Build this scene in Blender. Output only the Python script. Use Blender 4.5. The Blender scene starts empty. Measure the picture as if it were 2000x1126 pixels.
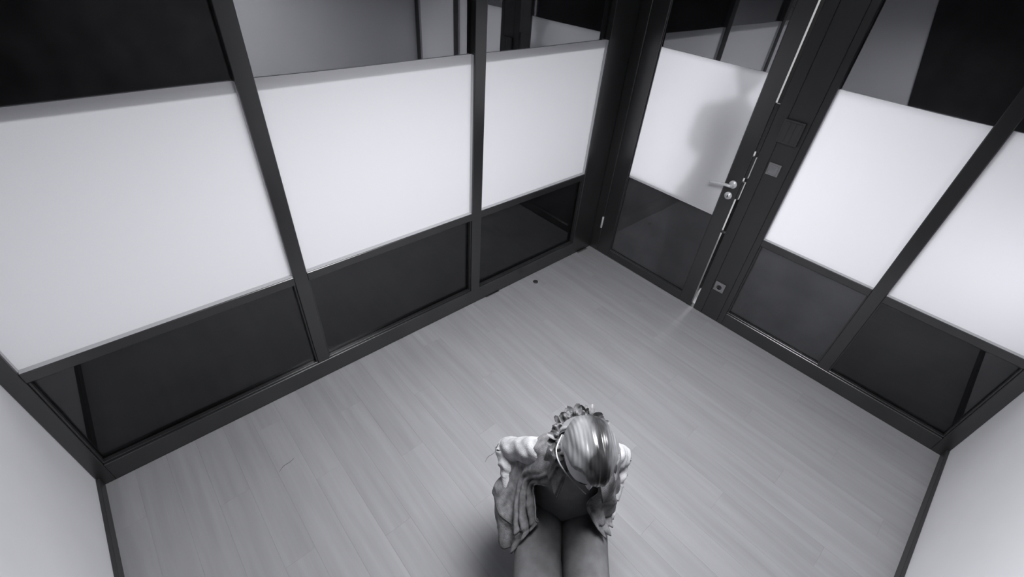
import bpy, bmesh, math, random
from mathutils import Vector, Matrix, noise
random.seed(7)
scn = bpy.context.scene
C = scn.collection

# ------------------------------------------------------------------ camera
cam_d = bpy.data.cameras.new('camera'); cam_o = bpy.data.objects.new('camera', cam_d); C.objects.link(cam_o)
_R = Vector((0.74727842, -0.66084294, 0.06972496)); _U = Vector((0.37398422, 0.5049758, 0.77790439)); _F = Vector((0.54928205, 0.55523513, -0.62450235))
cam_o.matrix_world = Matrix(((_R.x, _U.x, -_F.x, -3.0221), (_R.y, _U.y, -_F.y, -2.0685), (_R.z, _U.z, -_F.z, 2.275), (0, 0, 0, 1)))
cam_d.sensor_width = 36; cam_d.lens = 871.86 / 2000 * 36; cam_d.clip_start = 0.02
scn.camera = cam_o
# ------------------------------------------------------------------ world, lights, exposure
w = bpy.data.worlds.new('world'); scn.world = w; w.use_nodes = True
w.node_tree.nodes['Background'].inputs[0].default_value = (0.02, 0.02, 0.021, 1)
scn.view_settings.view_transform = 'Standard'; scn.view_settings.look = 'None'
scn.view_settings.exposure = 0.0; scn.view_settings.gamma = 1.0; scn.view_settings.use_curve_mapping = False

def area(name, loc, target, sx, sy, power, spread=180):
    d = bpy.data.lights.new(name, 'AREA'); d.shape = 'RECTANGLE'; d.size = sx; d.size_y = sy; d.energy = power
    d.color = (0.97, 0.975, 1.0); d.spread = math.radians(spread)
    o = bpy.data.objects.new(name, d); C.objects.link(o); o.location = loc
    o.rotation_euler = (Vector(target) - Vector(loc)).to_track_quat('-Z', 'Z').to_euler()
    return o
# corridor lamps that light the diffuser sheets from outside
area('corridor_light', (-1.9, 1.3, 1.25), (-1.9, 0, 1.25), 4.2, 1.7, 44)
area('corridor_light', (1.3, -1.0, 1.25), (0, -1.0, 1.25), 4.0, 1.7, 50)
area('corridor_light', (2.0, -0.86, 1.35), (0, -0.86, 1.35), 0.40, 0.40, 19)
area('corridor_light', (0.55, -2.55, 1.15), (0, -2.55, 1.15), 0.35, 0.35, 2.6)
# light of the ceiling lamp
area('ceiling_lamp_light', (-2.0, -1.6, 2.49), (-2.0, -1.6, 0), 0.8, 0.8, 47, 140)

# ------------------------------------------------------------------ dimensions (metres)
LA, LB, CEIL = 3.69, 2.80, 2.55
FD = 0.06                      # frame depth
# ------------------------------------------------------------------ materials
def mat(name, col, rough=0.5, spec=0.5, metal=0.0):
    m = bpy.data.materials.new(name); m.use_nodes = True
    b = m.node_tree.nodes['Principled BSDF']
    if not isinstance(col, tuple): col = (col * 0.985, col * 0.99, col * 1.03)
    b.inputs['Base Color'].default_value = (*col, 1); b.inputs['Roughness'].default_value = rough
    b.inputs['Specular IOR Level'].default_value = spec; b.inputs['Metallic'].default_value = metal
    return m
def noisy(m, lo, hi, scale=(1, 1, 1), detail=4, bump=0.0, bscale=None, coord='Object', objrand=0.0):
    nt = m.node_tree; N = nt.nodes; b = N['Principled BSDF']
    tc = N.new('ShaderNodeTexCoord'); mp = N.new('ShaderNodeMapping'); mp.inputs['Scale'].default_value = scale
    nz = N.new('ShaderNodeTexNoise'); nz.inputs['Scale'].default_value = 1; nz.inputs['Detail'].default_value = detail
    mr = N.new('ShaderNodeMapRange'); mr.inputs['From Min'].default_value = 0.3; mr.inputs['From Max'].default_value = 0.7
    mr.inputs['To Min'].default_value = lo; mr.inputs['To Max'].default_value = hi
    cb = N.new('ShaderNodeCombineColor'); mb = N.new('ShaderNodeMath'); mb.operation = 'MULTIPLY'; mb.inputs[1].default_value = 1.035
    nt.links.new(tc.outputs[coord], mp.inputs['Vector']); nt.links.new(mp.outputs[0], nz.inputs['Vector'])
    nt.links.new(nz.outputs[0], mr.inputs['Value'])
    src = mr.outputs[0]
    if objrand:
        oi = N.new('ShaderNodeObjectInfo'); r = N.new('ShaderNodeMapRange')
        r.inputs['To Min'].default_value = 1 - objrand; r.inputs['To Max'].default_value = 1 + objrand
        mu = N.new('ShaderNodeMath'); mu.operation = 'MULTIPLY'
        nt.links.new(oi.outputs['Random'], r.inputs['Value']); nt.links.new(r.outputs[0], mu.inputs[0]); nt.links.new(src, mu.inputs[1]); src = mu.outputs[0]
        ad = N.new('ShaderNodeVectorMath'); ad.operation = 'ADD'
        sc = N.new('ShaderNodeMath'); sc.operation = 'MULTIPLY'; sc.inputs[1].default_value = 37.0
        nt.links.new(oi.outputs['Random'], sc.inputs[0]); nt.links.new(tc.outputs[coord], ad.inputs[0]); nt.links.new(sc.outputs[0], ad.inputs[1]); nt.links.new(ad.outputs[0], mp.inputs['Vector'])
    nt.links.new(src, mb.inputs[0])
    nt.links.new(src, cb.inputs[0]); nt.links.new(src, cb.inputs[1]); nt.links.new(mb.outputs[0], cb.inputs[2])
    nt.links.new(cb.outputs[0], b.inputs['Base Color'])
    if bump:
        bp = N.new('ShaderNodeBump'); bp.inputs['Strength'].default_value = bump; bp.inputs['Distance'].default_value = 0.01
        n2 = nz
        if bscale:
            m2 = N.new('ShaderNodeMapping'); m2.inputs['Scale'].default_value = bscale; n2 = N.new('ShaderNodeTexNoise'); n2.inputs['Scale'].default_value = 1
            nt.links.new(tc.outputs[coord], m2.inputs['Vector']); nt.links.new(m2.outputs[0], n2.inputs['Vector'])
        nt.links.new(n2.outputs[0], bp.inputs['Height']); nt.links.new(bp.outputs[0], b.inputs['Normal'])
    return m
M = {}
M['frame'] = noisy(mat('black_lacquered_steel', 0.022, 0.28, 1.0), 0.018, 0.026, (6, 6, 2), bump=0.02, bscale=(40, 40, 4))
M['pillar'] = noisy(mat('charcoal_panel', 0.03, 0.42), 0.028, 0.036, (5, 5, 2))
M['wall'] = noisy(mat('white_plaster', 0.82, 0.8), 0.80, 0.84, (3, 3, 3), bump=0.03, bscale=(60, 60, 60))
M['ceiling'] = noisy(mat('ceiling_plaster', 0.45, 0.9), 0.43, 0.47, (2, 2, 2))
M['plank'] = noisy(mat('grey_oak_plank', 0.3, 0.6, 0.15), 0.275, 0.325, (26, 1.6, 8), detail=5, bump=0.02, bscale=(90, 3, 10), objrand=0.035)
M['subfloor'] = noisy(mat('subfloor', 0.1, 0.9), 0.09, 0.11, (4, 4, 4))
M['cloth'] = noisy(mat('black_cloth', 0.08, 0.9, 0.1), 0.06, 0.10, (4, 4, 4), bump=0.02, bscale=(30, 30, 30))
M['grey_cloth'] = noisy(mat('charcoal_cloth', 0.25, 0.9, 0.1), 0.20, 0.28, (5, 5, 5))
M['corridor'] = noisy(mat('pale_corridor_floor', 0.6, 0.7), 0.55, 0.62, (3, 3, 3))
M['steel'] = noisy(mat('brushed_steel', 0.7, 0.35, 0.8, 0.25), 0.62, 0.74, (80, 80, 80))
M['dark_plastic'] = noisy(mat('dark_plastic', 0.04, 0.45), 0.036, 0.044, (20, 20, 20))
M['grey_plastic'] = noisy(mat('grey_plastic', 0.2, 0.4), 0.17, 0.23, (20, 20, 20))
M['black_hole'] = noisy(mat('black_recess', 0.008, 0.8), 0.006, 0.01, (20, 20, 20))
M['rubber'] = noisy(mat('black_rubber', 0.03, 0.6), 0.025, 0.04, (60, 60, 60))
M['lamp_housing'] = noisy(mat('white_lamp_housing', 0.7, 0.5), 0.68, 0.72, (5, 5, 5))
M['denim'] = noisy(mat('washed_denim', 0.2, 0.85, 0.2), 0.12, 0.28, (38, 38, 38), detail=6, bump=0.25, bscale=(320, 320, 320))
M['denim_light'] = noisy(mat('pale_sleeve_cotton', 0.45, 0.9, 0.2), 0.36, 0.52, (30, 30, 30), detail=6, bump=0.25, bscale=(260, 260, 260))
M['seam'] = noisy(mat('pale_seam', 0.5, 0.8, 0.2), 0.45, 0.55, (50, 50, 50))
M['tee'] = noisy(mat('grey_tee', 0.36, 0.9, 0.1), 0.33, 0.39, (25, 25, 25), bump=0.1, bscale=(300, 300, 300))
M['trousers'] = noisy(mat('grey_trousers', 0.15, 0.9, 0.1), 0.13, 0.18, (25, 25, 25), bump=0.1, bscale=(300, 300, 300))
M['skin'] = noisy(mat('skin', 0.7, 0.45, 0.4), 0.66, 0.74, (40, 40, 40))
M['scrunchie'] = noisy(mat('grey_satin', 0.1, 0.5), 0.03, 0.16, (70, 70, 70))
M['shoe'] = noisy(mat('dark_shoe', 0.04, 0.5), 0.03, 0.05, (30, 30, 30))
M['dark_coat'] = noisy(mat('dark_coat', 0.03, 0.9), 0.02, 0.04, (20, 20, 20))

def glass_mat(name, ior, tint=0.93):      # ior: reflectance of one face at normal incidence
    m = bpy.data.materials.new(name); m.use_nodes = True; nt = m.node_tree; N = nt.nodes; N.clear()
    o = N.new('ShaderNodeOutputMaterial'); mx = N.new('ShaderNodeMixShader'); tr = N.new('ShaderNodeBsdfTransparent'); gl = N.new('ShaderNodeBsdfGlossy')
    lw = N.new('ShaderNodeLayerWeight'); lw.inputs['Blend'].default_value = 0.5; gl.inputs['Roughness'].default_value = 0.012
    pw = N.new('ShaderNodeMath'); pw.operation = 'POWER'; pw.inputs[1].default_value = 5.0; fr = N.new('ShaderNodeMath'); fr.operation = 'MULTIPLY_ADD'; fr.inputs[1].default_value = 1 - ior; fr.inputs[2].default_value = ior
    nt.links.new(lw.outputs['Facing'], pw.inputs[0]); nt.links.new(pw.outputs[0], fr.inputs[0])
    tr.inputs[0].default_value = (tint, tint, tint * 1.01, 1); gl.inputs[0].default_value = (0.97, 0.975, 1, 1)
    nt.links.new(fr.outputs[0], mx.inputs[0]); nt.links.new(tr.outputs[0], mx.inputs[1]); nt.links.new(gl.outputs[0], mx.inputs[2]); nt.links.new(mx.outputs[0], o.inputs[0])
    return m
M['glass'] = glass_mat('tinted_glass', 0.22, 0.5)
M['glass_clear'] = glass_mat('clear_glass', 0.04)
M['glass_door_low'] = glass_mat('tinted_door_glass', 0.06, 0.7)
M['glass_low'] = glass_mat('tinted_lower_glass', 0.06, 0.6)
def film_mat():
    m = bpy.data.materials.new('white_diffusion_film'); m.use_nodes = True; nt = m.node_tree; N = nt.nodes; N.clear()
    o = N.new('ShaderNodeOutputMaterial'); mx = N.new('ShaderNodeMixShader'); tl = N.new('ShaderNodeBsdfTranslucent'); df = N.new('ShaderNodeBsdfDiffuse')
    tc = N.new('ShaderNodeTexCoord'); nz = N.new('ShaderNodeTexNoise'); nz.inputs['Scale'].default_value = 220
    mr = N.new('ShaderNodeMapRange'); mr.inputs['To Min'].default_value = 0.9; mr.inputs['To Max'].default_value = 0.96
    cb = N.new('ShaderNodeCombineColor'); cb.inputs[2].default_value = 0.955
    nt.links.new(tc.outputs['Object'], nz.inputs['Vector']); nt.links.new(nz.outputs[0], mr.inputs['Value'])
    nt.links.new(mr.outputs[0], cb.inputs[0]); nt.links.new(mr.outputs[0], cb.inputs[1])
    nt.links.new(cb.outputs[0], tl.inputs[0]); nt.links.new(cb.outputs[0], df.inputs[0]); mx.inputs[0].default_value = 0.52
    nt.links.new(tl.outputs[0], mx.inputs[1]); nt.links.new(df.outputs[0], mx.inputs[2]); nt.links.new(mx.outputs[0], o.inputs[0])
    return m
M['film'] = film_mat()
def emit_mat():
    m = bpy.data.materials.new('lamp_diffuser'); m.use_nodes = True; nt = m.node_tree; N = nt.nodes; N.clear()
    o = N.new('ShaderNodeOutputMaterial'); e = N.new('ShaderNodeEmission'); e.inputs[0].default_value = (0.97, 0.975, 1, 1); e.inputs[1].default_value = 3.0
    nt.links.new(e.outputs[0], o.inputs[0]); return m
M['lamp'] = emit_mat()

# ------------------------------------------------------------------ helpers
def tag(o, label=None, cat=None, group=None, kind=None):
    if label: o['label'] = label
    if cat: o['category'] = cat
    if group: o['group'] = group
    if kind: o['kind'] = kind
    return o
def empty(name, loc=(0, 0, 0), rz=0.0):
    o = bpy.data.objects.new(name, None); C.objects.link(o); o.location = loc; o.rotation_euler = (0, 0, rz); o.empty_display_size = 0.1
    return o
def mesh_obj(name, me, m, parent=None, smooth=False):
    o = bpy.data.objects.new(name, me); C.objects.link(o)
    if m is not None: me.materials.append(m)
    if smooth: me.polygons.foreach_set('use_smooth', [True] * len(me.polygons))
    if parent: o.parent = parent
    return o
def from_bm(name, bm, m, parent=None, smooth=False):
    bmesh.ops.recalc_face_normals(bm, faces=bm.faces)
    me = bpy.data.meshes.new(name); bm.to_mesh(me); bm.free(); return mesh_obj(name, me, m, parent, smooth)
def bm_box(bm, a, b, bev=0.0, seg=1):
    x0, x1 = sorted((a[0], b[0])); y0, y1 = sorted((a[1], b[1])); z0, z1 = sorted((a[2], b[2]))
    vs = [bm.verts.new((x, y, z)) for x in (x0, x1) for y in (y0, y1) for z in (z0, z1)]
    fs = [bm.faces.new([vs[i] for i in q]) for q in ((0, 1, 3, 2), (4, 6, 7, 5), (0, 4, 5, 1), (2, 3, 7, 6), (0, 2, 6, 4), (1, 5, 7, 3))]
    if bev:
        es = list({e for f in fs for e in f.edges}); bmesh.ops.bevel(bm, geom=es, offset=bev, segments=seg, profile=0.5, affect='EDGES')
def box(name, a, b, m, parent=None, bev=0.002, seg=1):
    bm = bmesh.new(); bm_box(bm, a, b, bev, seg); return from_bm(name, bm, m, parent)
def catmull(pts, n):
    out = []; P = [Vector(p) for p in pts]; k = len(P)
    for i in range(k - 1):
        p0 = P[max(i - 1, 0)]; p1 = P[i]; p2 = P[i + 1]; p3 = P[min(i + 2, k - 1)]
        for j in range(n):
            t = j / n
            out.append(0.5 * ((2 * p1) + (p2 - p0) * t + (2 * p0 - 5 * p1 + 4 * p2 - p3) * t * t + (3 * p1 - p0 - 3 * p2 + p3) * t ** 3))
    out.append(P[-1].copy()); return out
def tube_bm(bm, pts, radii, sides=12, sub=4, wobble=None, cap=True, flat=1.0):
    """lofted tube through pts; radii per pt; wobble(i, ang) -> radius factor"""
    rr = [Vector((r, 0, 0)) for r in radii]; path = catmull(pts, sub); rad = [v.x for v in catmull(rr, sub)]
    n = len(path); rings = []; up = Vector((0.13, 0.21, 0.97))
    for i, p in enumerate(path):
        d = (path[min(i + 1, n - 1)] - path[max(i - 1, 0)]).normalized()
        a = d.cross(up)
        if a.length < 0.05: a = d.cross(Vector((1, 0, 0)))
        a.normalize(); b = d.cross(a).normalized()
        rings.append([bm.verts.new(p + (a * math.cos(t) + b * math.sin(t) * flat) * rad[i] * (wobble(i / (n - 1), t) if wobble else 1)) for t in [2 * math.pi * k / sides for k in range(sides)]])
    for i in range(n - 1):
        for k in range(sides):
            bm.faces.new((rings[i][k], rings[i][(k + 1) % sides], rings[i + 1][(k + 1) % sides], rings[i + 1][k]))
    if cap: bm.faces.new(rings[0][::-1]); bm.faces.new(rings[-1])
def tube(name, pts, radii, m, parent=None, **kw):
    bm = bmesh.new(); tube_bm(bm, pts, radii, **kw); return from_bm(name, bm, m, parent, True)
def lathe(name, prof, m, parent=None, seg=24, axis='z', loc=(0, 0, 0)):
    bm = bmesh.new(); rings = []
    for r, h in prof:
        ring = []
        for k in range(seg):
            t = 2 * math.pi * k / seg; p = (r * math.cos(t), r * math.sin(t), h)
            if axis == 'x': p = (h, r * math.cos(t), r * math.sin(t))
            ring.append(bm.verts.new((p[0] + loc[0], p[1] + loc[1], p[2] + loc[2])))
        rings.append(ring)
    for i in range(len(rings) - 1):
        for k in range(seg): bm.faces.new((rings[i][k], rings[i][(k + 1) % seg], rings[i + 1][(k + 1) % seg], rings[i + 1][k]))
    bm.faces.new(rings[0][::-1]); bm.faces.new(rings[-1])
    o = from_bm(name, bm, m, parent, True)
    return o

# ------------------------------------------------------------------ floor: planks run along y
fl = empty('floor'); tag(fl, 'grey wooden plank floor of the glazed room', kind='structure')
box('subfloor', (-LA - .1, -LB - .1, -0.08), (0.02, 0.02, -0.016), M['subfloor'], fl, 0)
PW = 0.135
i = 0; x = -LA
while x < 0.0:
    x1 = min(x + PW, 0.0); y = -LB - (i * 0.47) % 1.25
    while y < 0.0:
        ya, yb = max(y, -LB), min(y + 1.25, 0.0)
        if yb - ya > 0.03:
            g = 0.0001
            o = box('plank', (-(x1 - x) / 2 + g, -(yb - ya) / 2 + g, -0.014), ((x1 - x) / 2 - g, (yb - ya) / 2 - g, 0), M['plank'], fl, 0.0003)
            o.location = ((x + x1) / 2, (ya + yb) / 2, random.uniform(-0.0001, 0))
        y += 1.25
    x = x1; i += 1
cor = empty('trim_1'); tag(cor, 'pale corridor floor outside the glazed walls', kind='structure')
box('corridor_slab', (0.075, -4.0, -0.08), (2.4, 2.4, -0.012), M['corridor'], cor, 0)
box('corridor_slab', (-4.6, 0.075, -0.08), (0.075, 2.4, -0.012), M['corridor'], cor, 0)

# ------------------------------------------------------------------ solid walls and ceiling
tag(box('wall_front_left', (-LA - 0.1, -LB - 0.1, 0), (-LA, 0.06, CEIL), M['wall'], None, 0), 'plain white wall at the lower left', kind='structure')
tag(box('wall_front_right', (-LA, -LB - 0.1, 0), (0.06, -LB, CEIL), M['wall'], None, 0), 'plain white wall at the lower right', kind='structure')
tag(box('ceiling', (-LA - 0.1, -LB - 0.1, CEIL), (0.1, 0.1, CEIL + 0.06), M['ceiling'], None, 0), 'flat ceiling above the room', kind='structure')
tag(box('baseboard_front_left', (-LA, -LB + 0.016, 0), (-LA + 0.016, -0.001, 0.062), M['pillar'], None, 0.002), 'black baseboard along the lower left white wall', kind='structure')
tag(box('baseboard_front_right', (-LA + 0.016, -LB, 0), (-0.001, -LB + 0.016, 0.062), M['pillar'], None, 0.002), 'black baseboard along the lower right white wall', kind='structure')

# ------------------------------------------------------------------ glazed walls
def bar(wall, name, u0, u1, z0, z1, m='frame', d0=0.0, d1=FD, parent=None, bev=0.0025):
    """a frame member; u runs along the wall, d is depth away from the room"""
    if wall == 'A': a, b = (u0, d0, z0), (u1, d1, z1)
    else: a, b = (d0, u0, z0), (d1, u1, z1)
    return box(name, a, b, M[m], parent, bev)
GD = 0.038   # depth of the panes behind the room face
wa = empty('wall_back_left', (0, 0, 0)); tag(wa, 'black framed glazed wall with three bays at the left', kind='structure')
wb = empty('wall_back_right', (0, 0, 0)); tag(wb, 'black framed glazed wall with the door at the right', kind='structure')
A_OPEN = [(-3.632, -2.574), (-2.505, -1.405), (-1.327, -0.262)]
B_OPEN = [(-2.018, -1.354), (-2.735, -2.086)]
ZA = dict(rail=0.126, tb=0.738, tt=0.788, top=2.44, film=1.742)
ZB = dict(rail=0.112, tb=0.728, tt=0.775, top=2.44, film=1.727)
bar('A', 'post', -LA + .001, -3.632, 0, CEIL, parent=wa)
bar('A', 'post', -0.262, 0.06, 0, CEIL, parent=wa)
bar('A', 'mullion', -2.574, -2.505, 0.126, 2.44, parent=wa)
bar('A', 'mullion', -1.405, -1.327, 0.126, 2.44, parent=wa)
bar('A', 'bottom_rail', -3.632, -0.262, 0, 0.126, parent=wa)
bar('A', 'head_rail', -3.632, -0.262, 2.44, CEIL, parent=wa)
bar('B', 'post', -LB + .001, -2.735, 0, CEIL, parent=wb)
bar('B', 'post', -0.088, -0.001, 0, CEIL, parent=wb)
bar('B', 'mullion', -2.086, -2.018, 0.112, 2.44, parent=wb)
bar('B', 'bottom_rail', -2.735, -1.354, 0, 0.112, parent=wb)
bar('B', 'head_rail', -2.735, -0.088, 2.44, CEIL, parent=wb)
# pillar between door and window: door jamb strip, panel, window jamb strip
bar('B', 'door_jamb', -1.178, -1.108, 0, 2.44, 'pillar', parent=wb)
bar('B', 'pillar_panel', -1.312, -1.1795, 0, 2.44, 'pillar', parent=wb, d0=0.001)
bar('B', 'window_jamb', -1.354, -1.3135, 0, 2.44, 'pillar', parent=wb)
def bay(wall, par, u0, u1, Z, low='glass_low', split=.05):
    bar(wall, 'transom', u0, u1, Z['tb'], Z['tt'], parent=par)
    # glazing beads round the lower pane
    for a, b, c, d in ((u0, u1, Z['rail'], Z['rail'] + .008), (u0, u1, Z['tb'] - .008, Z['tb']), (u0, u0 + .008, Z['rail'] + .008, Z['tb'] - .008), (u1 - .008, u1, Z['rail'] + .008, Z['tb'] - .008)):
        bar(wall, 'glazing_bead', a, b, c, d, d0=0.012, d1=GD - .001, parent=par, bev=0.0015)
    bar(wall, 'glass_pane', u0, u1, Z['rail'], Z['tb'], low, GD, GD + .006, par, 0)
    bar(wall, 'glass_pane', u0, u1, Z['tt'], Z['film'] - split, 'glass_clear', GD, GD + .006, par, 0)
    bar(wall, 'glass_pane', u0, u1, Z['film'] - split, Z['top'], 'glass', GD, GD + .006, par, 0)
for u in A_OPEN: bay('A', wa, u[0], u[1], ZA)
bay('B', wb, *B_OPEN[0], ZB, 'glass_door_low', .002)
bay('B', wb, *B_OPEN[1], ZB, 'glass_low', .002)

def sheet(wall, u0, u1, z0, z1, label, depth=0.032, lip=0.028, sag=0.0, group='white diffusion sheets on the glazing', sides=True):
    """paper-thin diffusion film lying on the pane, folded over sill and jambs"""
    bm = bmesh.new(); n = 14; e = 0.002
    def pt(u, d, z): return (u, d, z) if wall == 'A' else (d, u, z)
    def top(t): return z1 + sag * math.sin(math.pi * t) - 0.002 * math.sin(5 * t)
    g = [[bm.verts.new(pt(u0 + e + (u1 - u0 - 2 * e) * i / n, depth, z0 + e + (top(i / n) - z0 - e) * j / 6)) for i in range(n + 1)] for j in range(7)]
    for j in range(6):
        for i in range(n): bm.faces.new((g[j][i], g[j][i + 1], g[j + 1][i + 1], g[j + 1][i]))
    f = [bm.verts.new(pt(u0 + e + (u1 - u0 - 2 * e) * i / n, depth - lip, z0 + e)) for i in range(n + 1)] if lip else None
    if lip:
        for i in range(n): bm.faces.new((f[i], f[i + 1], g[0][i + 1], g[0][i]))
    if sides:
        for k in (0, n):
            s = [bm.verts.new(pt(u0 + e if k == 0 else u1 - e, depth - lip * .8, z0 + 2 * e + (top(k / n) - z0 - 2 * e) * j / 6)) for j in range(7)]
            for j in range(6): bm.faces.new((s[j], g[j][k], g[j + 1][k], s[j + 1]))
    o = from_bm('diffuser_sheet', bm, M['film'])
    return tag(o, label, 'diffuser sheet', group)
sheet('A', *A_OPEN[0], ZA['tt'], ZA['film'] - .004, 'white backlit sheet in the widest bay at far left, left of both mullions')
sheet('A', *A_OPEN[1], ZA['tt'], ZA['film'], 'white backlit sheet in the middle bay of the left glazed wall')
sheet('A', *A_OPEN[2], ZA['tt'], ZA['film'], 'white backlit sheet in the bay beside the dark corner post')
sheet('B', *B_OPEN[0], ZB['tt'], ZB['film'], 'white backlit sheet in the bay just right of the light switches')
sheet('B', *B_OPEN[1], ZB['tt'], ZB['film'], 'white backlit sheet in the far right bay against the white wall')

def cloth(wall, u0, u1, z0, z1, label, amp=0.004, seed=0, depth=0.068, group=None, m='cloth'):
    bm = bmesh.new(); nu, nz = 30, 24
    g = []
    for j in range(nz + 1):
        row = []
        for i in range(nu + 1):
            u = u0 + (u1 - u0) * i / nu; z = z0 + (z1 - z0) * j / nz
            q = Vector((u * 1.1 + seed * 3.1, z * 3.2 + u * 0.9, seed * 1.7))
            d = depth + amp * (noise.noise(q) + 0.5 * noise.noise(q * 2.7))
            edge = (0.006 if wall == 'A' else 0.002) * noise.noise(Vector((u * 2.3, seed * 5.0, 0)))
            zz = z + (edge if j in (0, nz) else 0)
            row.append(bm.verts.new((u, d, zz) if wall == 'A' else (d, u, zz)))
        g.append(row)
    for j in range(nz):
        for i in range(nu): bm.faces.new((g[j][i], g[j][i + 1], g[j + 1][i + 1], g[j + 1][i]))
    bmesh.ops.solidify(bm, geom=bm.faces[:], thickness=0.003)
    o = from_bm('black_cloth' if m == 'cloth' else 'grey_cloth', bm, M[m], None, True)
    return tag(o, label, 'cloth', group)
gu, gl_ = 'black cloths above the diffuser sheets', 'dark cloths behind the lower panes'
for k, (u, nm) in enumerate(zip(A_OPEN, ('the far left bay', 'the middle bay of the left glazed wall', 'the bay left of the corner post'))):
    cloth('A', u[0] - .02, u[1] + .02, 1.70, 2.5, 'black cloth behind the upper glass of ' + nm, seed=k + 1, group=gu)
    cloth('A', u[0] - .02, u[1] + .02, 0.0, 0.775, 'black cloth behind the low dark pane of ' + nm, seed=k + 11, group=gl_)
for k, (u, nm) in enumerate(zip(B_OPEN, ('the bay right of the light switches', 'the far right bay'))):
    cloth('B', u[0] - .02, u[1] + .02, 1.722, 2.5, 'black cloth behind the upper glass of ' + nm, seed=k + 5, group=gu)
    cloth('B', u[0] - .02, u[1] + .02, 0.0, 0.765, ('charcoal', 'black')[k] + ' cloth behind the low dark pane of ' + nm, seed=k + 15, group=gl_, m=('grey_cloth', 'cloth')[k])

# ------------------------------------------------------------------ door
DT = 0.036; DY0, DY1 = -0.092, -1.078       # hinge edge, lock edge
dr = empty('door_1', (0, 0, 0)); tag(dr, 'black framed glass door standing slightly ajar in the right glazed wall', kind='structure')
bar('B', 'stile', -0.224, DY0, 0.004, 2.40, d0=0.0, d1=DT, parent=dr)
bar('B', 'stile', DY1, -0.977, 0.004, 2.40, d0=0.0, d1=DT, parent=dr)
bar('B', 'bottom_rail', -0.977, -0.224, 0.004, 0.076, d0=0.0, d1=DT, parent=dr)
bar('B', 'top_rail', -0.977, -0.224, 2.26, 2.40, d0=0.0, d1=DT, parent=dr)
bar('B', 'glass_pane', -0.977, -0.224, 0.076, 0.80, 'glass_door_low', 0.020, 0.026, dr, 0)
bar('B', 'glass_pane', -0.977, -0.224, 0.80, 1.726, 'glass_clear', 0.020, 0.026, dr, 0)
bar('B', 'glass_pane', -0.977, -0.224, 1.726, 2.26, 'glass', 0.020, 0.026, dr, 0)
for a, b, c, d in ((-0.977, -0.224, 0.076, 0.082), (-0.230, -0.224, 0.082, 2.26), (-0.977, -0.971, 0.082, 2.26)):
    bar('B', 'glazing_bead', a, b, c, d, d0=0.008, d1=0.019, parent=dr, bev=0.0015)
for z in (0.30, 2.05):
    h = lathe('hinge', [(0.0075, -0.055), (0.009, -0.053), (0.009, 0.053), (0.0075, 0.055)], M['steel'], dr, 14, loc=(-0.008, -0.088, z))
# latch plates and draught strip that break the bright gap
bar('B', 'latch_plate', -1.094, -1.0775, 0.955, 1.08, 'frame', 0.010, 0.034, dr, 0.001)
bar('B', 'latch_plate', -1.097, -1.0775, 1.11, 1.255, 'frame', 0.010, 0.034, dr, 0.001)
bar('B', 'latch_plate', -1.100, -1.0775, 0.690, 0.702, 'frame', 0.010, 0.034, dr, 0.001)
bar('B', 'draught_strip', -1.104, -1.0775, 1.29, 1.585, 'rubber', 0.010, 0.034, dr, 0.002)
# lever handle: rosette, neck, lever; cylinder rosette below
hz, hy = 1.048, -1.032
hd = lathe('handle', [(0.027, -0.001), (0.027, -0.007), (0.024, -0.010), (0.011, -0.010), (0.0105, -0.046), (0.006, -0.049)], M['steel'], dr, 28, 'x', (0, hy, hz))
tube('lever', [(-0.046, hy - .004, hz), (-0.049, hy + .02, hz), (-0.050, hy + .075, hz - .008), (-0.050, hy + .14, hz - .022)], [.010, .0105, .0100, .0095], M['steel'], hd, sides=14)
lk = lathe('lock', [(0.026, -0.001), (0.026, -0.007), (0.023, -0.010), (0.012, -0.010), (0.0115, -0.013)], M['steel'], dr, 28, 'x', (0, hy + .002, hz - .082))
box('keyhole', (-0.0145, hy - 0.001, hz - .092), (-0.0125, hy + 0.005, hz - .074), M['black_hole'], lk, 0)
sheet('B', -0.977, -0.224, 0.785, 1.728, 'white backlit sheet on the glass door with a soft grey human shadow', depth=0.0165, lip=0.010, sides=False)
cloth('B', -1.07, -0.10, 1.724, 2.38, 'black cloth behind the upper glass of the door', seed=8, group=gu, depth=0.045)
cloth('B', -1.07, -0.10, 0.01, 0.808, 'charcoal cloth behind the low dark half of the door', seed=18, group=gl_, m='grey_cloth', depth=0.045)

# ------------------------------------------------------------------ wall fittings on the pillar
def plate(name, y0, y1, z0, z1, m, label, cat, base=-0.010):
    t = empty(name, (0, (y0 + y1) / 2, (z0 + z1) / 2)); cy, cz = (y0 + y1) / 2, (z0 + z1) / 2
    hw, hh = (y1 - y0) / 2, (z1 - z0) / 2
    box('frame', (base, -hw, -hh), (0.0008, hw, hh), m, t, 0.003, 2)
    tag(t, label, cat); return t, hw, hh
t, hw, hh = plate('control_panel', -1.292, -1.172, 1.393, 1.530, M['dark_plastic'], 'large dark square wall panel on the pillar, above the light switch', 'wall panel', -0.022)
for k in range(3):
    box('button', (-0.0245, -hw + .012 + k * .033, -hh + .012), (-0.021, -hw + .012 + k * .033 + .030, hh - .012), M['dark_plastic'], t, 0.0012)
t, hw, hh = plate('light_switch', -1.266, -1.191, 1.19, 1.266, M['grey_plastic'], 'small grey light switch on the pillar between panel and socket', 'light switch')
rk = box('rocker', (-0.014, -hw + .010, -hh + .010), (-0.009, hw - .010, hh - .010), M['grey_plastic'], t, 0.003, 2)
t, hw, hh = plate('power_socket', -1.268, -1.191, 0.254, 0.329, M['grey_plastic'], 'grey power socket low on the pillar beside the door', 'socket')
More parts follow.
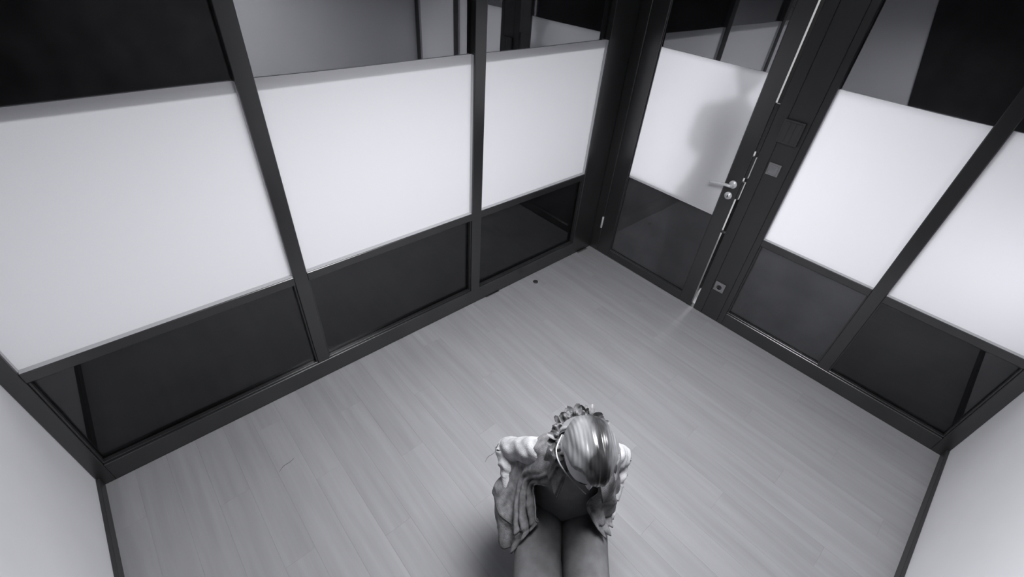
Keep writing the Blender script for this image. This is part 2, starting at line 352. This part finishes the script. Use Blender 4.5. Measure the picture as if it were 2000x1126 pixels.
so = lathe('socket_insert', [(0.029, -0.0085), (0.029, -0.013), (0.024, -0.013), (0.021, -0.011), (0.019, -0.0105)], M['grey_plastic'], t, 24, 'x')
lathe('recess', [(0.0185, -0.0115), (0.0185, -0.0122), (0.01, -0.0122)], M['black_hole'], so, 20, 'x')
for s in (-1, 1): lathe('pin_hole', [(0.003, -0.012), (0.003, -0.0128), (0.001, -0.0128)], M['grey_plastic'], so, 8, 'x', (0, s * .0095, 0))

# ------------------------------------------------------------------ black drapes hung behind the camera, ceiling lamp
def drape(name, p0, p1, z0, z1, n, label, slant=0.0):
    bm = bmesh.new(); p0 = Vector(p0); p1 = Vector(p1); d = (p1 - p0); nrm = Vector((-d.y, d.x)).normalized(); N_ = n * 8; cols = []
    for i in range(N_ + 1):
        t = i / N_; off = 0.016 + 0.004 * math.sin(2 * math.pi * n * .4 * t) + 0.006 * math.sin(7 * t)
        col = []
        for j in range(5):
            zz = z0 + (z1 - z0) * j / 4
            p = p0 + d * t + nrm * off
            p = p - d.normalized() * slant * (j / 4) * (1 - t)
            col.append(bm.verts.new((p.x, p.y, zz)))
        cols.append(col)
    for i in range(N_):
        for j in range(4): bm.faces.new((cols[i][j], cols[i + 1][j], cols[i + 1][j + 1], cols[i][j + 1]))
    bmesh.ops.solidify(bm, geom=bm.faces[:], thickness=0.003)
    return tag(from_bm(name, bm, M['cloth'], None, True), label, 'curtain', 'black drapes behind the camera')
drape('black_drape', (-LA + .012, -1.45), (-LA + .012, -LB + .05), 0.06, 2.5, 12, 'black drape hanging on the lower left white wall, reflected in the right glass', slant=0.62)
drape('black_drape', (-LA + .06, -LB + .012), (-1.82, -LB + .012), 0.06, 2.5, 18, 'black drape hanging on the lower right white wall, reflected in the left glass')
cl = empty('ceiling_light', (-2.0, -1.6, CEIL)); tag(cl, 'square white ceiling lamp above the middle of the room', 'ceiling lamp')
bm = bmesh.new()
for a, b in (((-.42, -.42), (.42, -.40)), ((-.42, .40), (.42, .42)), ((-.42, -.40), (-.40, .40)), ((.40, -.40), (.42, .40))):
    bm_box(bm, (a[0], a[1], -0.05), (b[0], b[1], -0.0005), 0.002)
from_bm('housing', bm, M['lamp_housing'], cl)
box('diffuser', (-.40, -.40, -0.04), (.40, .40, -0.03), M['lamp'], cl, 0)

# ------------------------------------------------------------------ people
def skin_mesh(verts, edges, radii, sub=2):
    me = bpy.data.meshes.new('tmp'); me.from_pydata(verts, edges, []); o = bpy.data.objects.new('tmp', me); C.objects.link(o)
    md = o.modifiers.new('s', 'SKIN'); md.use_smooth_shade = True
    for i, r in enumerate(radii):
        rr = r if isinstance(r, tuple) else (r, r)
        me.skin_vertices[0].data[i].radius = rr
    me.skin_vertices[0].data[0].use_root = True
    ss = o.modifiers.new('u', 'SUBSURF'); ss.levels = sub; ss.render_levels = sub
    dg = bpy.context.evaluated_depsgraph_get(); dg.update()
    res = bpy.data.meshes.new_from_object(o.evaluated_get(dg)); bpy.data.objects.remove(o); bpy.data.meshes.remove(me)
    return res
def remesh(meshes, voxel, smooth=4):
    bm = bmesh.new()
    for m_ in meshes: bm.from_mesh(m_)
    me = bpy.data.meshes.new('tmp'); bm.to_mesh(me); bm.free(); o = bpy.data.objects.new('tmp', me); C.objects.link(o)
    md = o.modifiers.new('r', 'REMESH'); md.mode = 'VOXEL'; md.voxel_size = voxel; md.use_smooth_shade = True
    sm = o.modifiers.new('m', 'SMOOTH'); sm.iterations = smooth; sm.factor = 0.5
    dg = bpy.context.evaluated_depsgraph_get(); dg.update()
    res = bpy.data.meshes.new_from_object(o.evaluated_get(dg)); bpy.data.objects.remove(o); bpy.data.meshes.remove(me)
    res.materials.clear()
    return res
def head_point(n):
    """unit direction -> head surface (face -Y, up Z)"""
    x, y, z = n
    p = Vector((x * 0.073, y * 0.092, z * 0.112))
    if z < 0:                                  # jaw narrows
        k = 1 - 0.36 * (-z) ** 1.2; p.x *= k
        p.y = p.y * (1 - 0.22 * (-z)) - 0.022 * (-z)
    if y < 0: p.y += 0.012 * max(0, -y - 0.75) * 3          # flatter face
    f = max(0.0, -y)
    p.y -= 0.024 * math.exp(-((x / 0.16) ** 2) - ((z + 0.18) / 0.17) ** 2) * (f > 0.3)      # nose
    p.y -= 0.006 * math.exp(-((x / 0.34) ** 2) - ((z + 0.52) / 0.10) ** 2) * (f > 0.3)      # mouth
    p.y -= 0.005 * math.exp(-((z - 0.22) / 0.10) ** 2) * (f > 0.5)                           # brow
    for s in (-1, 1): p.y += 0.010 * math.exp(-(((x - s * .40) / 0.20) ** 2) - ((z - .04) / 0.12) ** 2) * (f > 0.3)   # eyes
    return p
def sphere_bm(sub=4):
    bm = bmesh.new(); bmesh.ops.create_icosphere(bm, subdivisions=sub, radius=1.0); return bm
def head_mesh(T):
    bm = sphere_bm(5)
    for v in bm.verts: v.co = T @ head_point(v.co.normalized())
    for s in (-1, 1):                          # ears
        b2 = sphere_bm(2)
        for v in b2.verts: v.co = T @ Vector((s * 0.073 + v.co.x * 0.010, 0.012 + v.co.y * 0.018, -0.004 + v.co.z * 0.030))
        me = bpy.data.meshes.new('e'); b2.to_mesh(me); b2.free(); bm.from_mesh(me)
    me = bpy.data.meshes.new('h'); bm.to_mesh(me); bm.free(); return me
def hand_skel(wrist, fwd, side, up):
    """palm and five bent fingers as skin skeleton chains"""
    W_ = Vector(wrist); f = Vector(fwd).normalized(); s = Vector(side).normalized(); u = Vector(up).normalized()
    V, E, R = [W_, W_ + f * 0.05, W_ + f * 0.085], [(0, 1), (1, 2)], [0.024, (0.036, 0.018), (0.036, 0.016)]
    parts = [(V, E, R)]
    for k, (off, ln) in enumerate(((-0.030, 0.068), (-0.010, 0.080), (0.010, 0.075), (0.029, 0.058))):
        b = W_ + f * 0.078 + s * off
        vv = [b, b + f * ln * 0.45 - u * 0.004, b + f * ln * 0.75 - u * 0.018, b + f * ln * 0.92 - u * 0.036]
        parts.append((vv, [(0, 1), (1, 2), (2, 3)], [0.0095, 0.0088, 0.008, 0.007]))
    b = W_ + f * 0.025 - s * 0.024
    parts.append(([b, b + f * .025 - s * .022, b + f * .055 - s * .028 - u * .006, b + f * .075 - s * .022 - u * .014], [(0, 1), (1, 2), (2, 3)], [0.013, 0.0115, 0.010, 0.008]))
    return [skin_mesh([tuple(v) for v in a], b_, c_, 1) for a, b_, c_ in parts]

# ---- seated person, local axes: face -Y, own left +X, built over the stool
PO = (-2.233, -1.66, 0.0); PR = math.radians(-45)
st = empty('stool', (PO[0] + 0.055 * math.sin(-PR), PO[1] + 0.055 * math.cos(PR), 0), PR)
tag(st, 'low round black stool under the seated person', 'stool')
lathe('seat', [(0.15, 0.405), (0.165, 0.412), (0.165, 0.445), (0.155, 0.457), (0.02, 0.460)], M['rubber'], st, 32)
for k in range(4):
    a = math.pi / 4 + k * math.pi / 2
    tube('leg', [(0.10 * math.cos(a), 0.10 * math.sin(a), 0.408), (0.145 * math.cos(a), 0.145 * math.sin(a), 0.0)], [0.013, 0.011], M['rubber'], st, sides=10)
lathe('ring', [(0.112, 0.19), (0.121, 0.185), (0.130, 0.19), (0.121, 0.195), (0.1125, 0.1905)], M['rubber'], st, 32)

pe = empty('person', PO, PR)
tag(pe, 'person seated with bowed head in open denim jacket and grey trousers', 'person')
HC = Vector((-0.008, -0.118, 1.115)); TILT = math.radians(34)
HT = Matrix.Translation(HC) @ Matrix.Rotation(TILT, 4, 'X') @ Matrix.Rotation(math.radians(4), 4, 'Z')
sk_v = [(0, .05, .55), (0, .06, .68), (0, .045, .80), (0, .015, .90), (0, -.02, .975), (-.005, -.075, 1.04), (-.006, -.10, 1.08)]
sk_e = [(0, 1), (1, 2), (2, 3), (3, 4), (4, 5), (5, 6)]
sk_r = [(.13, .09), (.115, .085), (.105, .085), (.085, .070), (.055, .050), (.047, .050), (.045, .05)]
def chain(start, pts):
    prev = start
    for p, r in pts:
        sk_v.append(p); sk_r.append(r); sk_e.append((prev, len(sk_v) - 1)); prev = len(sk_v) - 1
    return prev
ARM_R = [(-.122, .015, .880), (-.230, .118, .705), (-.205, -.015, .655)]
ARM_L = [(.118, .022, .880), (.195, .125, .72), (.160, -.01, .655)]
for arm in (ARM_R, ARM_L):
    mid = Vector(arm[0]).lerp(Vector(arm[1]), .5); mid2 = Vector(arm[1]).lerp(Vector(arm[2]), .4)
    chain(3, [(arm[0], .042), (tuple(mid), .036), (arm[1], .030), (tuple(mid2), .030), (arm[2], .022)])
for s in (-1, 1):
    chain(0, [((s * .085, .0, .545), .08), ((s * .09, -.22, .545), .072), ((s * .092, -.43, .53), .055), ((s * .092, -.425, .33), .052), ((s * .092, -.40, .09), .036), ((s * .095, -.43, .045), .036), ((s * .10, -.55, .03), .03)])
bits = [skin_mesh(sk_v, sk_e, sk_r, 2), head_mesh(HT)]
for arm, s in ((ARM_R, -1), (ARM_L, 1)):
    f = Vector((-s * .05, -.6, -.8)).normalized(); side = Vector((0, .9, -.3)); side = (side - f * side.dot(f)).normalized() * -1
    up = f.cross(side) * (1 if s < 0 else -1)
    bits += hand_skel(arm[2], f, side, up)
mesh_obj('body', remesh(bits, 0.006), M['skin'], pe)

# hair cap: scalp shell with combed ridges, hairline higher at the temples, dark lock in the middle
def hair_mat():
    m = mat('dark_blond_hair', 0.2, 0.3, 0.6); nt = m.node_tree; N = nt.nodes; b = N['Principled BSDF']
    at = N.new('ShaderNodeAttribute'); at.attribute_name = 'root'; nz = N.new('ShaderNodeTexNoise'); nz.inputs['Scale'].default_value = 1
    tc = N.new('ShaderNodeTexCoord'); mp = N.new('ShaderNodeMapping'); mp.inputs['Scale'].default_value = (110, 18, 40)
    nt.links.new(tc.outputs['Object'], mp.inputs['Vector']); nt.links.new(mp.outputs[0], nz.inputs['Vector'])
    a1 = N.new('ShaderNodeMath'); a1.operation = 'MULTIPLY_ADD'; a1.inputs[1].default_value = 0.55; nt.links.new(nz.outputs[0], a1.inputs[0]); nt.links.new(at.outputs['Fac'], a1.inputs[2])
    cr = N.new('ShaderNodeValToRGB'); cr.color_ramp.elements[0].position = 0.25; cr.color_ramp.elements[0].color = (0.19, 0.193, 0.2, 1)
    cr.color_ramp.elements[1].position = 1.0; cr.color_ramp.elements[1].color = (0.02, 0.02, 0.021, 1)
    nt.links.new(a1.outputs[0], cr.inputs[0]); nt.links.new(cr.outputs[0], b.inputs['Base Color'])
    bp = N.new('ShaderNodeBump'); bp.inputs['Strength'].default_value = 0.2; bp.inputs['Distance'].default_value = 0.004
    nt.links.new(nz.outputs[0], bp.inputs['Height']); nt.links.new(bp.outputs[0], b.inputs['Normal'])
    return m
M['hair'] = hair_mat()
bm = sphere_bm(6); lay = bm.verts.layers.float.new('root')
kill = []
for v in bm.verts:
    n = v.co.normalized(); p = head_point(n)
    lim = 0.030 - (0.50 if p.y < 0 else 1.25) * p.y
    if p.y < 0: lim -= 0.034 * math.exp(-((p.x - 0.012) / 0.022) ** 2) - 0.024 * math.exp(-((abs(p.x - .008) - 0.045) / 0.018) ** 2)
    if p.z < lim: kill.append(v); continue
    part = math.exp(-((p.x - 0.014) / 0.006) ** 2)
    ridge = 0.0006 * math.sin(p.x * 700 + 30 * p.y) + 0.0016 * math.sin(p.x * 170 + 3 * math.sin(p.y * 35))
    puff = 0.010 + 0.004 * math.cos((p.x) * 20)
    d = p.normalized(); v.co = p + d * (puff * min(1, (p.z - lim) / 0.02 + .25) + ridge - 0.004 * part)
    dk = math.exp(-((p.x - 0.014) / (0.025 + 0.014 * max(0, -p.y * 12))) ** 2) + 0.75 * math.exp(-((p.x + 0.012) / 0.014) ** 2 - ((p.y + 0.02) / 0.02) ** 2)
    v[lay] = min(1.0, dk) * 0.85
bmesh.ops.delete(bm, geom=kill, context='VERTS')
for v in bm.verts: v.co = HT @ v.co
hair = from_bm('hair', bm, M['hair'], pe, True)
sd = hair.modifiers.new('t', 'SOLIDIFY'); sd.thickness = 0.008; sd.offset = -1
# loose strand down the cheek to the chin
def HP(x, y, z): return tuple(HT @ Vector((x, y, z)))
tube('hair_strand', [(-.088,-.078,1.13), (-.101,-.108,1.12), (-.104,-.128,1.115), (-.096,-.150,1.105), (-.076,-.172,1.09), (-.046,-.190,1.065), (-.012,-.207,1.045)], [.0015, .002, .0022, .0022, .002, .002, .0014], M['denim_light'], pe, sides=8, sub=6)
# facial features seen from below the fringe
for s in (-1, 1):
    tube('eyebrow', [HP(s * .014, -.084, .020), HP(s * .032, -.079, .026), HP(s * .050, -.064, .021)], [.002, .003, .0015], M['scrunchie'], pe, sides=6)
    bm = sphere_bm(3)
    for v in bm.verts: v.co = HT @ (Vector((s * .029, -.062, .003)) + v.co * 0.0115)
    from_bm('eye', bm, M['seam'], pe, True)
tube('lips', [HP(-.020, -.076, -.058), HP(0, -.085, -.057), HP(.020, -.076, -.058)], [.002, .006, .002], M['tee'], pe, sides=8)
# ruffled collar behind the head
bm = bmesh.new(); RC = Vector((-0.022, -0.033, 1.055)); na, nb = 150, 10
ax = Vector((0, -0.52, 0.85)).normalized(); e1 = Vector((1, 0, 0)); e2 = ax.cross(e1).normalized()
rings = []
for i_ in range(na):
    a = 2 * math.pi * i_ / na; ring = []
    gather = 0.014 + 0.004 * math.sin(a * 9 + math.sin(3 * a)) + 0.004 * noise.noise(Vector((math.cos(a) * 5, math.sin(a) * 5, .3)))
    for k in range(nb):
        b = 2 * math.pi * k / nb
        rr = 0.066 + gather * (0.45 + 0.55 * math.cos(b)) * 1.25
        c = RC + (e1 * math.cos(a) + e2 * math.sin(a)) * rr + ax * (gather * math.sin(b) * 0.9 + 0.010 * math.sin(a * 14 + b) + 0.006 * math.sin(a * 23 - b))
        ring.append(bm.verts.new(c))
    rings.append(ring)
for i_ in range(na):
    for k in range(nb): bm.faces.new((rings[i_][k], rings[(i_ + 1) % na][k], rings[(i_ + 1) % na][(k + 1) % nb], rings[i_][(k + 1) % nb]))
rs = random.Random(3)
for i_ in range(46):
    a = 2 * math.pi * i_ / 46 + rs.uniform(-.06, .06); rad = (e1 * math.cos(a) + e2 * math.sin(a)); tan = (-e1 * math.sin(a) + e2 * math.cos(a))
    base = RC + rad * rs.uniform(.066, .080) + ax * rs.uniform(-.012, .014); tl = rs.uniform(-.5, .9); ln = rs.uniform(.020, .036); wd = rs.uniform(.008, .014)
    dirn = (rad + ax * tl + tan * rs.uniform(-.6, .6)).normalized(); nn = dirn.cross(tan).normalized(); tt = nn.cross(dirn).normalized(); pr = []
    for j_ in range(6):
        u_ = j_ / 5; wv = wd * (0.35 + math.sin(math.pi * min(1, u_ * .85 + .12))) * .8
        cpt = base + dirn * ln * u_ + nn * (0.010 * u_ * u_ * (1 if i_ % 2 else -1))
        pr.append([bm.verts.new(cpt + tt * wv * k_ + nn * (0.45 * wv * abs(k_))) for k_ in (-1, -.5, 0, .5, 1)])
    for j_ in range(5):
        for k_ in range(4): bm.faces.new((pr[j_][k_], pr[j_][k_ + 1], pr[j_ + 1][k_ + 1], pr[j_ + 1][k_]))
o = from_bm('ruffled_collar', bm, M['scrunchie'], pe, True); o['label'] = 'dark ruffled collar behind the head'

# tee: lofted torso
def loft(name, rings_, m, parent, n=40, wob=0.0, cap=True, smooth=True):
    """rings_: (centre, half width, half depth)"""
    cs = catmull([r[0] for r in rings_], 5); hw = catmull([(r[1], r[2], 0) for r in rings_], 5)
    bm = bmesh.new(); R_ = []
    for i_, c in enumerate(cs):
        row = []
        for k in range(n):
            a = 2 * math.pi * k / n; f = 1 + wob * noise.noise(Vector((math.cos(a) * 2.5, math.sin(a) * 2.5, c.z * 14)))
            row.append(bm.verts.new((c.x + hw[i_].x * math.cos(a) * f, c.y + hw[i_].y * math.sin(a) * f, c.z)))
        R_.append(row)
    for i_ in range(len(R_) - 1):
        for k in range(n): bm.faces.new((R_[i_][k], R_[i_][(k + 1) % n], R_[i_ + 1][(k + 1) % n], R_[i_ + 1][k]))
    if cap: bm.faces.new(R_[0][::-1]); bm.faces.new(R_[-1])
    return from_bm(name, bm, m, parent, smooth)
o = loft('tee_shirt', [((0, .045, .55), .150, .115), ((0, .035, .62), .150, .118), ((0, .035, .72), .142, .112), ((0, .025, .82), .132, .108), ((0, .005, .90), .112, .088), ((0, -.01, .95), .085, .068), ((0, -.025, .985), .066, .062)], M['tee'], pe, wob=0.05)
# trousers: seat and two wide legs
bm = bmesh.new(); tmp = []
wob = lambda t, a: 1 + 0.035 * math.sin(9 * t + 2 * a) + 0.02 * math.sin(23 * t - a)
for s in (-1, 1):
    bm = bmesh.new()
    tube_bm(bm, [(s * .07 - .012, .09, .555), (s * .082 - .012, .0, .555), (s * .084 - .012, -.16, .552), (s * .086 - .012, -.33, .545), (s * .088 - .012, -.435, .50), (s * .088 - .012, -.455, .36), (s * .09 - .012, -.45, .20), (s * .092 - .012, -.45, .055)], [.085, .088, .084, .084, .085, .088, .095, .102], sides=28, sub=5, wobble=wob)
    from_bm('trouser_leg', bm, M['trousers'], pe, True)
loft('trouser_seat', [((-.005, .075, .465), .150, .105), ((-.005, .07, .52), .158, .12), ((0, .06, .58), .152, .118), ((0, .05, .615), .148, .114)], M['trousers'], pe)
for s in (-1, 1):
    bm = sphere_bm(4)
    for v in bm.verts:
        p = v.co; v.co = Vector((s * .10 - .012 + p.x * .047 * (1.06 if p.y < 0 else .9), -.50 + p.y * .135, .045 + p.z * .045 * (1 if p.y > -.2 else .75)))
        v.co.z = max(v.co.z, 0.003)
    from_bm('shoe', bm, M['shoe'], pe, True)

# jacket body: control rows from collar to hem, columns from right front edge round the back to left front edge
rows = [
 [(-.050, -.105, .955), (-.066, -.085, .960), (-.078, -.060, .965), (-.085, .000, .972), (-.055, .040, .978), (0, .050, .980), (.055, .040, .978), (.085, .000, .972), (.075, -.060, .965), (.045, -.105, .955)],
 [(-.095, -.105, .875), (-.112, -.088, .890), (-.125, -.065, .905), (-.140, .020, .920), (-.095, .070, .915), (0, .082, .920), (.095, .070, .915), (.140, .020, .920), (.120, -.070, .905), (.070, -.110, .865)],
 [(-.138, -.060, .790), (-.152, -.045, .785), (-.168, -.020, .780), (-.188, .040, .775), (-.125, .110, .785), (0, .130, .790), (.120, .110, .785), (.165, .030, .780), (.130, -.065, .770), (.050, -.100, .765)],
 [(-.127, -.100, .730), (-.160, -.095, .710), (-.195, -.075, .685), (-.248, .012, .660), (-.170, .140, .640), (0, .165, .650), (.150, .135, .640), (.182, .020, .670), (.145, -.060, .685), (.068, -.110, .715)],
 [(-.118, -.128, .685), (-.152, -.150, .660), (-.195, -.150, .615), (-.276, -.020, .600), (-.195, .155, .530), (0, .190, .535), (.165, .145, .540), (.178, .000, .610), (.152, -.075, .640), (.100, -.130, .670)],
 [(-.115, -.136, .668), (-.157, -.174, .638), (-.198, -.187, .550), (-.238, -.085, .505), (-.205, .150, .470), (0, .195, .465), (.165, .145, .470), (.168, -.045, .590), (.148, -.100, .622), (.127, -.137, .638)]]
SUBC, SUBR = 10, 9
dense = [catmull(r, SUBC) for r in rows]
colsN = len(dense[0]); grid = [catmull([dense[r][c] for r in range(len(rows))], SUBR) for c in range(colsN)]
bm = bmesh.new(); vg = []
for c in range(colsN):
    vc = []
    for r, p in enumerate(grid[c]):
        tr = r / (len(grid[c]) - 1); cen = Vector((0, .03, p.z)); out = (p - cen); out.z = 0; out.normalize()
        fold = (0.010 + 0.012 * tr) * noise.noise(Vector((c * 0.22, tr * 3.0, 1.3))) + 0.010 * tr * math.sin(c * 0.95 + 4 * tr) + 0.008 * tr * noise.noise(Vector((c * 0.5, tr * 7.0, 4.0))) + 0.004 * noise.noise(p * 45)
        if 0.80 < tr < 0.88: fold -= 0.004
        vc.append(bm.verts.new(p + out * fold))
    vg.append(vc)
for c in range(colsN - 1):
    for r in range(len(vg[0]) - 1): bm.faces.new((vg[c][r], vg[c + 1][r], vg[c + 1][r + 1], vg[c][r + 1]))
edge_r = [v.co.copy() for v in vg[0]]; edge_l = [v.co.copy() for v in vg[-1]]; hem = [vg[c][-1].co.copy() for c in range(colsN)]; coll = [vg[c][0].co.copy() for c in range(colsN)]; vg_co = [[v.co.copy() for v in col] for col in vg]
jk = from_bm('jacket', bm, M['denim'], pe, True); sd = jk.modifiers.new('t', 'SOLIDIFY'); sd.thickness = 0.006; sd.offset = 0
jk['label'] = 'open denim jacket'
tube('front_seam', edge_r[::3], [.0026] * len(edge_r[::3]), M['denim_light'], jk, sides=6, sub=2)
tube('front_seam', edge_l[::3], [.003] * len(edge_l[::3]), M['denim'], jk, sides=6, sub=2)
tube('hem_seam', hem[::3], [.002] * len(hem[::3]), M['denim'], jk, sides=6, sub=2)
pk = [vg_co[c][-11] + Vector((-.003, -.004, .001)) for c in range(13, 31, 2)]
tube('pocket_seam', pk, [.0025] * len(pk), M['shoe'], jk, sides=6, sub=2)
# turned-down collar
bm = bmesh.new(); g0 = []
for k, p in enumerate(coll):
    cen = Vector((0, .0, p.z)); out = (p - cen).normalized(); t = k / (colsN - 1); wv = .026 + .035 * abs(2 * t - 1) ** 2
    g0.append([bm.verts.new(p + Vector((0, 0, .004))), bm.verts.new(p + out * .006 + Vector((0, 0, .014))), bm.verts.new(p + out * (.016) + Vector((0, 0, .008))), bm.verts.new(p + out * (wv) + Vector((0, 0, -.028 - .02 * abs(2 * t - 1))))])
for k in range(len(g0) - 1):
    for j in range(3): bm.faces.new((g0[k][j], g0[k + 1][j], g0[k + 1][j + 1], g0[k][j + 1]))
o = from_bm('collar', bm, M['denim'], jk, True); sd = o.modifiers.new('t', 'SOLIDIFY'); sd.thickness = 0.005
def slv(arm, nm):
    a, b, c = [Vector(p) for p in arm]
    pts = [a + Vector((-.35 * a.x, -.005, .022)), a, a.lerp(b, .5), b + (b - a).normalized() * .008, b.lerp(c, .35), b.lerp(c, .72)]
    wf = lambda t, g: 1 + 0.075 * math.sin(40 * t + 2.2 * math.sin(g) + 1.3 * math.cos(2 * g)) * (0.35 + t) + 0.11 * noise.noise(Vector((math.cos(g) * 1.6, math.sin(g) * 1.6, t * 8))) + 0.07 * noise.noise(Vector((math.cos(g) * 3.4, math.sin(g) * 3.4, t * 19)))
    s_ = tube(nm, pts, [.042, .047, .046, .045, .044, .035], M['denim_light'], jk, sides=40, sub=14, wobble=wf)
    q = pts[-1]; d = (c - b).normalized()
    tube('cuff', [q - d * .012, q + d * .02, q + d * .045], [.038, .037, .033], M['denim_light'], s_, sides=22, sub=4)
slv(ARM_R, 'sleeve'); slv(ARM_L, 'sleeve')

# ---- standing person outside the door, seen only as a soft shadow on the sheet
P2 = (0.265, -0.87, -0.012)
pb = empty('person', P2, 0); tag(pb, 'standing person outside the glass door, a grey shadow through its sheet', 'person')
sk_v = [(0, 0, .95), (0, 0, 1.10), (0, 0, 1.25), (0, 0, 1.40), (0, 0, 1.49), (0, 0, 1.56)]; sk_e = [(i_, i_ + 1) for i_ in range(5)]; sk_r = [(.10, .15), (.08, .10), (.085, .13), (.08, .13), (.05, .055), (.05, .05)]
for s in (-1, 1):
    chain(3, [((0, s * .155, 1.43), .05), ((.03, s * .175, 1.33), .045), ((.05, s * .185, 1.23), .036), ((.15, s * .10, 1.25), .034), ((.20, s * .03, 1.27), .026)])
    chain(0, [((0, s * .095, .90), .095), ((0, s * .10, .50), .065), ((0, s * .10, .10), .045), ((-.03, s * .10, .045), .04), ((-.16, s * .11, .035), .034)])
T2 = Matrix.Translation((-.01, 0, 1.67)) @ Matrix.Rotation(math.radians(-90), 4, 'Z')
bits = [skin_mesh(sk_v, sk_e, sk_r, 2), head_mesh(T2)]
for s in (-1, 1): bits += hand_skel((.20, s * .03, 1.27), (.35, -s, .1), (0, 0, 1), (1, 0, 0))
mesh_obj('body', remesh(bits, 0.009), M['skin'], pb)
loft('coat', [((0, 0, .72), .13, .200), ((0, 0, .95), .125, .175), ((0, 0, 1.18), .105, .125), ((0, 0, 1.34), .12, .170), ((0, 0, 1.45), .10, .165), ((0, 0, 1.52), .065, .075)], M['dark_coat'], pb, wob=0.03)
for s in (-1, 1):
    tube('coat_sleeve', [(0, s * .12, 1.44), (.01, s * .155, 1.42), (.03, s * .165, 1.33), (.05, s * .165, 1.26), (.13, s * .11, 1.25), (.18, s * .05, 1.27)], [.05, .058, .057, .060, .054, .044], M['dark_coat'], pb, sides=18, sub=4)
    tube('trouser_leg', [(0, s * .09, .95), (0, s * .10, .5), (-.005, s * .10, .06)], [.11, .085, .075], M['dark_coat'], pb, sides=18, sub=4)
    bm = sphere_bm(3)
    for v in bm.verts: v.co = Vector((-.07 + v.co.x * .14, s * .11 + v.co.y * .05, max(0.001, .045 + v.co.z * .05)))
    from_bm('shoe', bm, M['shoe'], pb, True)
bm = sphere_bm(5); kill = []
for v in bm.verts:
    p = head_point(v.co.normalized())
    if p.z < 0.012 - (0.5 if p.y < 0 else 1.2) * p.y: kill.append(v)
    v.co = T2 @ (p * 1.10)
bmesh.ops.delete(bm, geom=kill, context='VERTS'); o = from_bm('hair', bm, M['dark_coat'], pb, True); sd = o.modifiers.new('t', 'SOLIDIFY'); sd.thickness = 0.006; sd.offset = -1

# ------------------------------------------------------------------ small things on the floor
o = lathe('floor_cap', [(0.021, 0.0), (0.021, 0.004), (0.018, 0.007), (0.010, 0.008), (0.002, 0.0078)], M['rubber'], None, 20)
o.location = (-0.803, -0.097, 0); tag(o, 'small round black cap on the floor near the left glazed wall', 'floor cap')

for k, (p, lb) in enumerate((((-2.964, -0.446), 'short thin hair lying on the bare floor left of the person'), ((-2.10, -1.085), 'thin curved hair on the floor beside the person\'s elbow'))):
    o = tube('loose_hair', [(-.045, -.012, .0012), (-.015, .004, .0012), (.02, .003, .0012), (.045, .010, .0012)], [.0004, .0009, .0009, .0004], M['rubber'], None, sides=5, sub=4)
    o.location = (p[0], p[1], 0); o.rotation_euler = (0, 0, 0.1 - .15 * k); tag(o, lb, 'hair')
